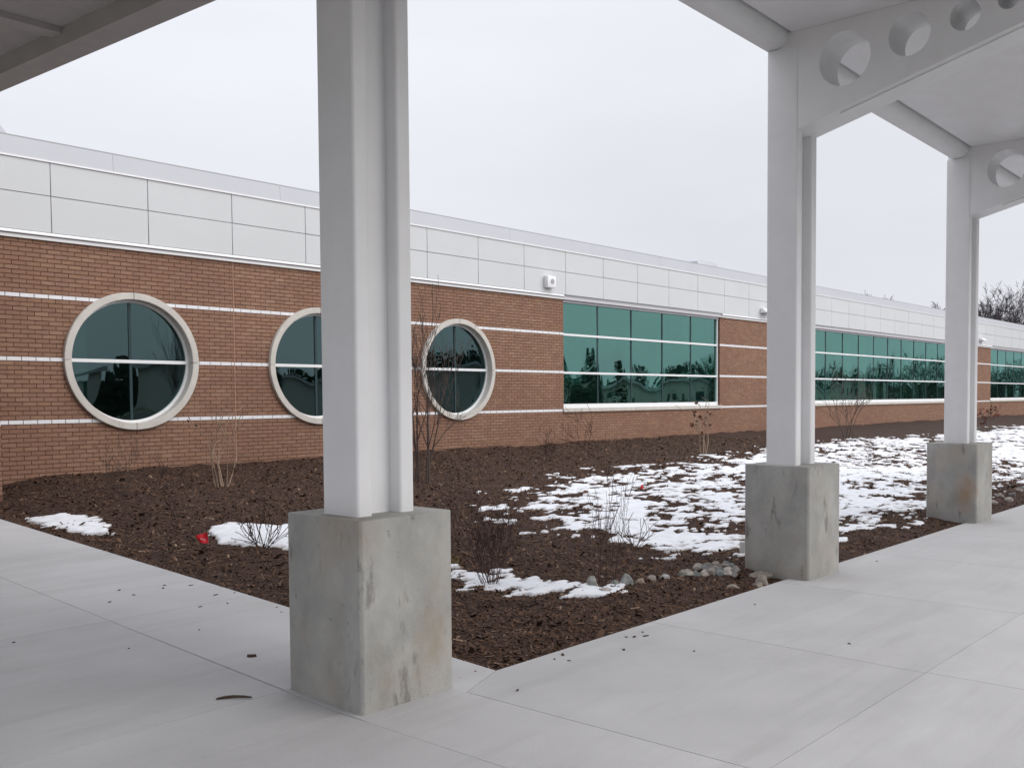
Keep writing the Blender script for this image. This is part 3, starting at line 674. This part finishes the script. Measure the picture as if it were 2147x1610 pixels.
shrub('bare_shrub', 1.56, 8.65, 'fine brown bare shrub against the wall under the left round window', 'shrub', 11, .80, .5, .005, m_bark, 2, 4, 3, .0011, baser=.15)
shrub('bare_shrub', 2.99, 8.51, 'pale tan forked bare shrub between the two left round windows', 'shrub', 6, 1.18, .42, .014, m_tan, 2, 2, 21, .0035, leaves=3, leafm=m_leaf, leafsize=.06, baser=.16, ang=(.3, .6))
shrub('bare_shrub', 1.39, 6.87, 'thin dark single stem shrub leaning left above the red flag', 'shrub', 3, .75, .25, .006, m_barkr, 2, 3, 8, .0018, lean=(-.2, .2))
shrub('bare_shrub', 1.30, 4.84, 'dark twiggy shrub standing in the snow beside the red flag', 'shrub', 18, .40, 1.5, .004, m_barkr, 1, 2, 12, .0022, baser=.2)
shrub('bare_tree', 6.06, 7.64, 'tall multi-stem bare tree in front of the third round window', 'tree', 8, 2.95, .15, .026, m_bark, 3, 4, 14, .0024, baser=.12, ang=(.25, .55), wob=.07, up_=.3)
shrub('bare_shrub', 10.54, 8.67, 'small dense bare shrub left of the first green window', 'shrub', 9, .66, .5, .006, m_barkr, 2, 3, 31, .002, baser=.12)
shrub('bare_shrub', 11.75, 8.38, 'low shrub with one long stem leaning left under the green window', 'shrub', 4, 1.05, .3, .007, m_barkr, 2, 3, 33, .0022, lean=(-.5, .3))
shrub('bare_shrub', 15.29, 7.86, 'tan shrub holding a few dead leaves under the first green window', 'shrub', 4, 1.25, .25, .014, m_tan, 2, 3, 44, .004, leaves=26, leafm=m_leaf, leafsize=.09, baser=.10)
shrub('bare_shrub', 24.71, 8.41, 'bare upright shrub under the second green window', 'shrub', 6, 2.2, .40, .018, m_bark, 2, 4, 52, .004, baser=.15)
shrub('bare_shrub', 34.84, 7.04, 'small shrub with red leaves right of the third column', 'shrub', 4, .98, .3, .012, m_bark, 2, 3, 61, .005, leaves=40, leafm=m_redleaf, leafsize=.13)
shrub('bare_shrub', 2.01, 2.01, 'broad vase shaped bare shrub just right of the nearest pedestal', 'shrub', 24, .90, .55, .0046, m_barkr, 2, 4, 71, .0011, baser=.13, up_=.25)
shrub('bare_shrub', 2.70, 1.12, 'tall spindly upright shrub between two pale stones', 'shrub', 8, 1.15, .22, .006, m_barkr, 2, 3, 83, .0014, baser=.22, up_=.5, ang=(.3, .6), wob=.08)
shrub('bare_shrub', 4.64, 2.18, 'low bare shrub in the snow behind the spindly shrub', 'shrub', 8, .36, 1.0, .004, m_barkr, 1, 3, 91, .002, baser=.10)
shrub('bare_shrub', 13.1, 8.8, 'tiny bare twig shrub by the wall between leaning and tan shrubs', 'shrub', 4, .34, .4, .005, m_barkr, 1, 3, 95, .002)

def bare_tree(x, y, z0, H, label, seed, spread=.42, r=.30, depth=4, kids=4):
    rs = random.Random(seed); root = tag(empty('bare_tree', (x, y, z0)), label, 'tree', 'bare trees behind the school')
    mb = MB(); mb.tube([(0, 0, -.1), (.1, 0, H * .2), (.05, .1, H * .45)], [r, r * .8, r * .6], 8); mb.build('trunk', m_fartree, root, smooth=True)
    mb = MB()
    for i in range(10):
        ph = i * 2.4; q = spread * rs.uniform(.5, 1.2); h = H * rs.uniform(.22, .42)
        grow(mb, Vector((.08, .05, h)), Vector((math.cos(ph) * q, math.sin(ph) * q, 1)), H * .40, r * .42, rs, depth, .015, .2, kids, (.3, .8), None, 4, .14)
    zz = sorted(v[2] for v in mb.v); k = H / zz[int(len(zz) * .985)]
    mb.v = [(vx * k, vy * k, vz * k) for vx, vy, vz in mb.v]; mb.build('crown', m_fartree, root)
for x, y, H, s, lab in ((104, 26, 13.4, 1, 'large dark bare tree above the roof at the right edge'), (110.5, 26.5, 12.2, 2, 'lower bare tree right of the large one at the right edge'), (96.5, 26.5, 11.0, 5, 'spreading bare tree left of the large one at the right edge'),
                        (82.5, 26, 9.65, 3, 'pale bare tree top just left of the third column'), (65.5, 26, 9.15, 4, 'bare tree top barely showing above the roof between the columns')):
    bare_tree(x, y, -.45, H, lab, s)

# conifers, then an invented building and tree line, unseen, placed for window reflections
def conifer(x, y, H, w, seed, label):
    rs = random.Random(seed); root = tag(empty('conifer', (x, y, -.45)), label, 'tree', 'conifers across the drive')
    mb = MB(); mb.tube([(0, 0, -.1), (0, 0, H * .95)], [.22, .03], 7); mb.build('trunk', m_bark, root)
    mb = MB()
    for i in range(1500):
        t = rs.random() ** .7; h = H * (.08 + .92 * (1 - t)); rr_ = w * (t + .04) * rs.uniform(.3, 1.05); ph = rs.uniform(0, 6.283)
        c = Vector((math.cos(ph) * rr_, math.sin(ph) * rr_, h)); u = Vector((rs.gauss(0, 1), rs.gauss(0, 1), rs.gauss(0, .4))).normalized() * rs.uniform(.15, .4); v = Vector((rs.gauss(0, 1), rs.gauss(0, 1), rs.gauss(0, 1))).normalized() * rs.uniform(.05, .14)
        mb.add([c - u, c + v, c + u, c - v - Vector((0, 0, .05))], [(0, 1, 2), (0, 2, 3)])
    mb.build('crown', m_conifer, root)
for x, y, H, w, s in ((31, -30, 6.9, 2.2, 1), (75, -40, 7.0, 4.5, 2), (83, -42, 6.0, 3.5, 3), (118, -44, 8, 4, 4)):
    conifer(x, y, H, w, s, f'dark conifer across the drive mirrored in the glass, {["first","second","third","fourth"][s-1]} from the west')
fb = tag(empty('added_far_building', (90, -56, -.45)), 'invented low pale building across the drive, added for the green windows to mirror', 'building')  # invented, out of view; gives the lower panes something pale to mirror
mb = MB(); mb.box(-52, 220, -6, 0, 0, 4.3); mb.build('wall', m_stone, fb)
mb = MB(); mb.box(-52.5, 220.5, -6.5, .5, 4.301, 4.7); mb.build('roof', m_head, fb)
for i in range(20):
    mb = MB(); mb.box(-46 + i * 13, -43 + i * 13, .002, .05, 1.0, 2.4); mb.build('window', m_dark, fb)
mb = MB(); rs = random.Random(4)
for i in range(42000):
    x = rs.uniform(-150, 520); far = min(max((x - 110) / 120, 0), 1); h = 5.6 + 3.5 * far + 1.6 * math.sin(x * .09) + 1.2 * math.sin(x * .37 + 1); c = Vector((x, -75 + 22 * far + rs.uniform(-5, 5), -.4 + h * rs.random() ** .8 + .2)); u = Vector((rs.gauss(0, 1), rs.gauss(0, .3), rs.gauss(0, 1))).normalized() * rs.uniform(.3, .65); v = u.cross(Vector((.2, 1, .1))).normalized() * rs.uniform(.2, .5)
    mb.add([c - u, c + v, c + u, c - v], [(0, 1, 2, 3)])
tag(mb.build('added_tree_line', m_conifer), 'invented low dark line of far trees, added for window reflections', kind='stuff')  # unseen trees added to darken the reflection in the middle panes

# ------------------------------------------------------------------ stones
def stone(x, y, rx, ry, rz, col, label, seed, group='river stones by the pedestals', z=None, name='river_stone', sharp=0):
    rs = random.Random(seed); b = bmesh.new(); bmesh.ops.create_icosphere(b, subdivisions=3, radius=1); random.Random(seed)
    ph = [rs.uniform(0, 6.28) for _ in range(6)]
    cuts = [(Vector((rs.gauss(0, 1), rs.gauss(0, 1), rs.gauss(0, .8))).normalized(), rs.uniform(.45, .8)) for _ in range(8)]
    for v in b.verts:
        c = v.co.copy()
        for nrm, lim in cuts:
            e = c.dot(nrm) - lim
            if e > 0: c -= nrm * e * .93
        c *= 1 + .07 * math.sin(c.x * 2.6 + ph[0]) + .06 * math.sin(c.y * 3.1 + ph[1]) + .05 * math.sin(c.z * 3.7 + ph[2])
        if sharp and c.z > 0: k = 1 - sharp * c.z; c.x *= k; c.y *= k; c.z *= 1.25
        v.co = Vector((c.x * rx, c.y * ry, c.z * rz))
    me = bpy.data.meshes.new('river_stone'); b.to_mesh(me); b.free()
    at = me.color_attributes.new('Col', 'FLOAT_COLOR', 'CORNER'); at.data.foreach_set('color', np.tile(np.array((*col, 1), np.float32), len(me.loops)))
    for p in me.polygons: p.use_smooth = True
    o = link(name, me, m_rock); o.location = (x, y, (gz(x, y) if z is None else z) + rz * .32); o.rotation_euler = (0, 0, rs.uniform(0, 6.28)); tag(o, label, 'stone', group); return o
greys = [(.30, .285, .265), (.37, .33, .29), (.22, .225, .22), (.43, .385, .34), (.32, .28, .25), (.26, .275, .265), (.46, .42, .385)]
stone(2.51, 1.15, .10, .08, .07, (.36, .36, .335), 'rounded pale stone left of the spindly shrub', 1)
stone(2.79, .96, .085, .07, .08, (.42, .425, .42), 'pointed white topped stone right of the spindly shrub', 2, sharp=.45)
stone(2.38, .88, .09, .06, .026, (.46, .42, .39), 'flat low stone nearest the walkway', 3)
stone(2.90, .86, .055, .045, .045, (.38, .29, .235), 'small tan stone beside the pointed stone', 4)
stone(2.69, 1.0, .065, .05, .05, (.26, .27, .26), 'small dark stone at the foot of the pointed stone', 5)
stone(3.15, .88, .065, .05, .05, (.33, .28, .25), 'brownish stone standing alone in the stone row', 6)
stone(3.30, .84, .065, .05, .04, (.46, .45, .43), 'pale flat stone at the left end of the stone heap', 7)
for i, (t, h) in enumerate([(0, 0), (.12, 0), (.25, 0), (.36, 0), (.47, 0), (.60, 0), (.72, 0), (.84, 0), (.16, 1), (.28, 1), (.42, 1), (.55, 1), (.68, 1), (.80, 1), (.92, 1), (.35, 2), (.5, 2), (.65, 2), (.8, 2), (.95, 2), (.45, 3), (.62, 3), (.78, 3), (.93, 3)]):
    x = 3.46 + t * .62 + h * .085; y = .74 - t * .36 + h * .10
    q = random.uniform(.056, .080); stone(min(x + random.uniform(-.02, .02), 4.26), y, q, q * .8, q * .66, greys[i % 7], ['mid grey', 'tan', 'dark grey', 'cream', 'brown grey', 'greenish grey', 'pale beige'][i % 7] + ' river stone in the ' + ['front', 'second', 'third', 'rear'][h] + ' row of the heap by the middle pedestal', 50 + i)
for i, (x, y, q, lab) in enumerate(((4.02, .13, .13, 'large flat tan stone at the corner of the middle pedestal'), (4.16, .26, .15, 'broad tan stone leaning on the middle pedestal'), (3.58, .22, .085, 'flat half buried stone on the walkway side of the heap'), (3.86, .09, .085, 'split tan stone at the edge of the walkway'))):
    stone(x, y, q, q * .75, q * .38, (.34, .29, .245), lab, 200 + i)
for i in range(12):
    stone(11.1 + i * .4 + random.uniform(-.1, .1), .45 + random.uniform(-.2, .25), .09, .075, .055, random.choice(greys), 'grey river stone beside the farthest pedestal', 300 + i)

# drain pipe stubs
for x, y, lab in ((5.17, .97, 'white plastic pipe stub behind the middle pedestal'), (17.4, 1.15, 'white plastic pipe stub at the far right of the bed')):
    r = .075; pr = MB(); n = 20
    pr.add([(r * math.cos(2 * math.pi * i / n), r * math.sin(2 * math.pi * i / n), z) for z in (-.08, .14) for i in range(n)] + [(.06 * math.cos(2 * math.pi * i / n), .06 * math.sin(2 * math.pi * i / n), z) for z in (.14, .06) for i in range(n)],
           [(i, (i + 1) % n, n + (i + 1) % n, n + i) for i in range(n)] + [(n + i, n + (i + 1) % n, 2 * n + (i + 1) % n, 2 * n + i) for i in range(n)] + [(2 * n + i, 2 * n + (i + 1) % n, 3 * n + (i + 1) % n, 3 * n + i) for i in range(n)] + [tuple(range(3 * n, 4 * n))])
    o = pr.build('pipe_stub', m_pvc, None, smooth=False); o.location = (x, y, gz(x, y)); tag(o, lab, 'pipe', 'plastic pipe stubs')

# marker flags
def flag(x, y, h, s, lab, rz, text):
    root = tag(empty('marker_flag', (x, y, gz(x, y))), lab, 'flag', 'red marker flags')
    mb = MB(); mb.tube([(0, 0, -.05), (.01, 0, h * .5), (.0, .0, h + .02)], .0016, 6); mb.build('wire', m_wire, root)
    mb = MB(); n = 8; vs = []
    for j in range(n + 1):
        for i in range(n + 1):
            u, v = i / n, j / n; w = 1 - .35 * v * abs(u - .3)
            vs.append((s * (-u * w + .05 * v), .018 * math.sin(u * 5 + v * 2), h - s * (v * .95 + .22 * u * (1 - v) - .10 * u * v)))
    fs = [(j * (n + 1) + i, j * (n + 1) + i + 1, (j + 1) * (n + 1) + i + 1, (j + 1) * (n + 1) + i) for j in range(n) for i in range(n)]
    vs2 = [(a, b + .0012, c) for a, b, c in vs]; m = len(vs); mb.add(vs, fs); mb.add(vs2, [f[::-1] for f in fs]); mb.build('banner', m_flag, root, smooth=True)
    if text:
        mb = MB()
        for k in range(5):
            mb.box(-s * .55 + k * .012, -s * .55 + k * .012 + .007, -.026, -.0245, h - s * (.45 + .03 * k) - .012, h - s * (.45 + .03 * k)); 
        mb.build('print', m_flagtext, root)
    root.rotation_euler = (0, 0, rz)
flag(.83, 5.17, .165, .125, 'red marker flag on the mulch at the left', R(-46), True)
flag(8.79, 5.0, .12, .08, 'small red marker flag out on the snow', R(-20), False)

# dry grass tuft beside the near pedestal
mb = MB(); rs = random.Random(9)
for i in range(130):
    a = rs.uniform(0, 6.28); r = rs.random() * .16; x, y = 2.30 + math.cos(a) * r * 1.3, 2.95 + math.sin(a) * r; z = gz(x, y) - .02; d = Vector((rs.gauss(0, .5), rs.gauss(0, .5), 1)).normalized() * rs.uniform(.06, .13)
    mb.tube([(x, y, z), (x + d.x * .5, y + d.y * .5, z + d.z * .6), (x + d.x * 1.2, y + d.y * 1.2, z + d.z * .8)], [.0022, .0018, .0008], 3, cap=False)
tag(mb.build('dry_grass', m_drygrass), 'tuft of dry yellow grass beside the nearest pedestal', kind='stuff')

# ------------------------------------------------------------------ loose bark on the concrete
def chipobj(x, y, L, W, H, seed, lab, group='bark chips on the walkway'):
    rs = random.Random(seed); mb = MB(); n = 6; top = []; bot = []
    for i in range(n):
        t = 2 * math.pi * i / n; k = rs.uniform(.7, 1.1); top.append((math.cos(t) * L * k * .8, math.sin(t) * W * k * .8, H * rs.uniform(.6, 1.1))); bot.append((math.cos(t) * L * k, math.sin(t) * W * k, 0))
    mb.add(bot + top, [tuple(range(n))[::-1], tuple(range(n, 2 * n))] + [(i, (i + 1) % n, n + (i + 1) % n, n + i) for i in range(n)])
    o = mb.build('bark_chip', m_wood, None); o.location = (x, y, .0005 + SL * max(y, 0)); o.rotation_euler = (0, 0, rs.uniform(0, 3.14)); tag(o, lab, 'bark chip', group)
chipobj(-1.007, 1.42, .042, .022, .022, 1, 'thick brown bark chunk lying left of the nearest pedestal')
for i, (x, y) in enumerate([(-.722, 3.964), (-.717, 3.711), (-.346, 3.877), (-.177, 3.721), (-.411, 3.779), (-.978, 3.6), (-.524, 2.945), (-.211, 3.24), (-.142, 2.341), (-.08, 2.5), (-.12, 2.25), (-.25, 2.0), (-.05, 3.2), (-.3, 2.9), (-.1, 1.2), (-.2, .25), (-.12, .08), (-.3, .05), (-.9, 2.3), (-1.5, 2.2), (-2.0, 2.9)]):
    s = .022 if i < 8 else .013; chipobj(x, y, s * random.uniform(.8, 1.8), s * .5, .006, 20 + i, 'small bark chip on the concrete left of the nearest pedestal')
for i, (x, y) in enumerate([(.602, -.096), (1.436, -.25), (1.355, -.197), (.989, -.366), (-.248, -.431), (.501, -.24), (1.28, -.796), (1.31, -.15), (1.52, -.16), (.47, -.13), (3.0, -.35), (5.9, -.3), (2.2, -1.6)]):
    s = .028 if i < 4 else .015; chipobj(x, y, s * random.uniform(.8, 1.6), s * .5, .007, 60 + i, 'small bark chip on the concrete right of the nearest pedestal')
mb = MB(); mb.tube([(-.10, 0, .008), (-.05, .012, .011), (.0, .016, .012), (.06, .006, .010), (.11, -.012, .007)], [.006, .010, .009, .008, .005], 6)
o = mb.build('stick', m_wood, None, smooth=True); o.location = (-1.557, .745, SL * .745); o.rotation_euler = (0, 0, R(-38)); tag(o, 'short curved brown stick on the concrete at lower left', 'stick')
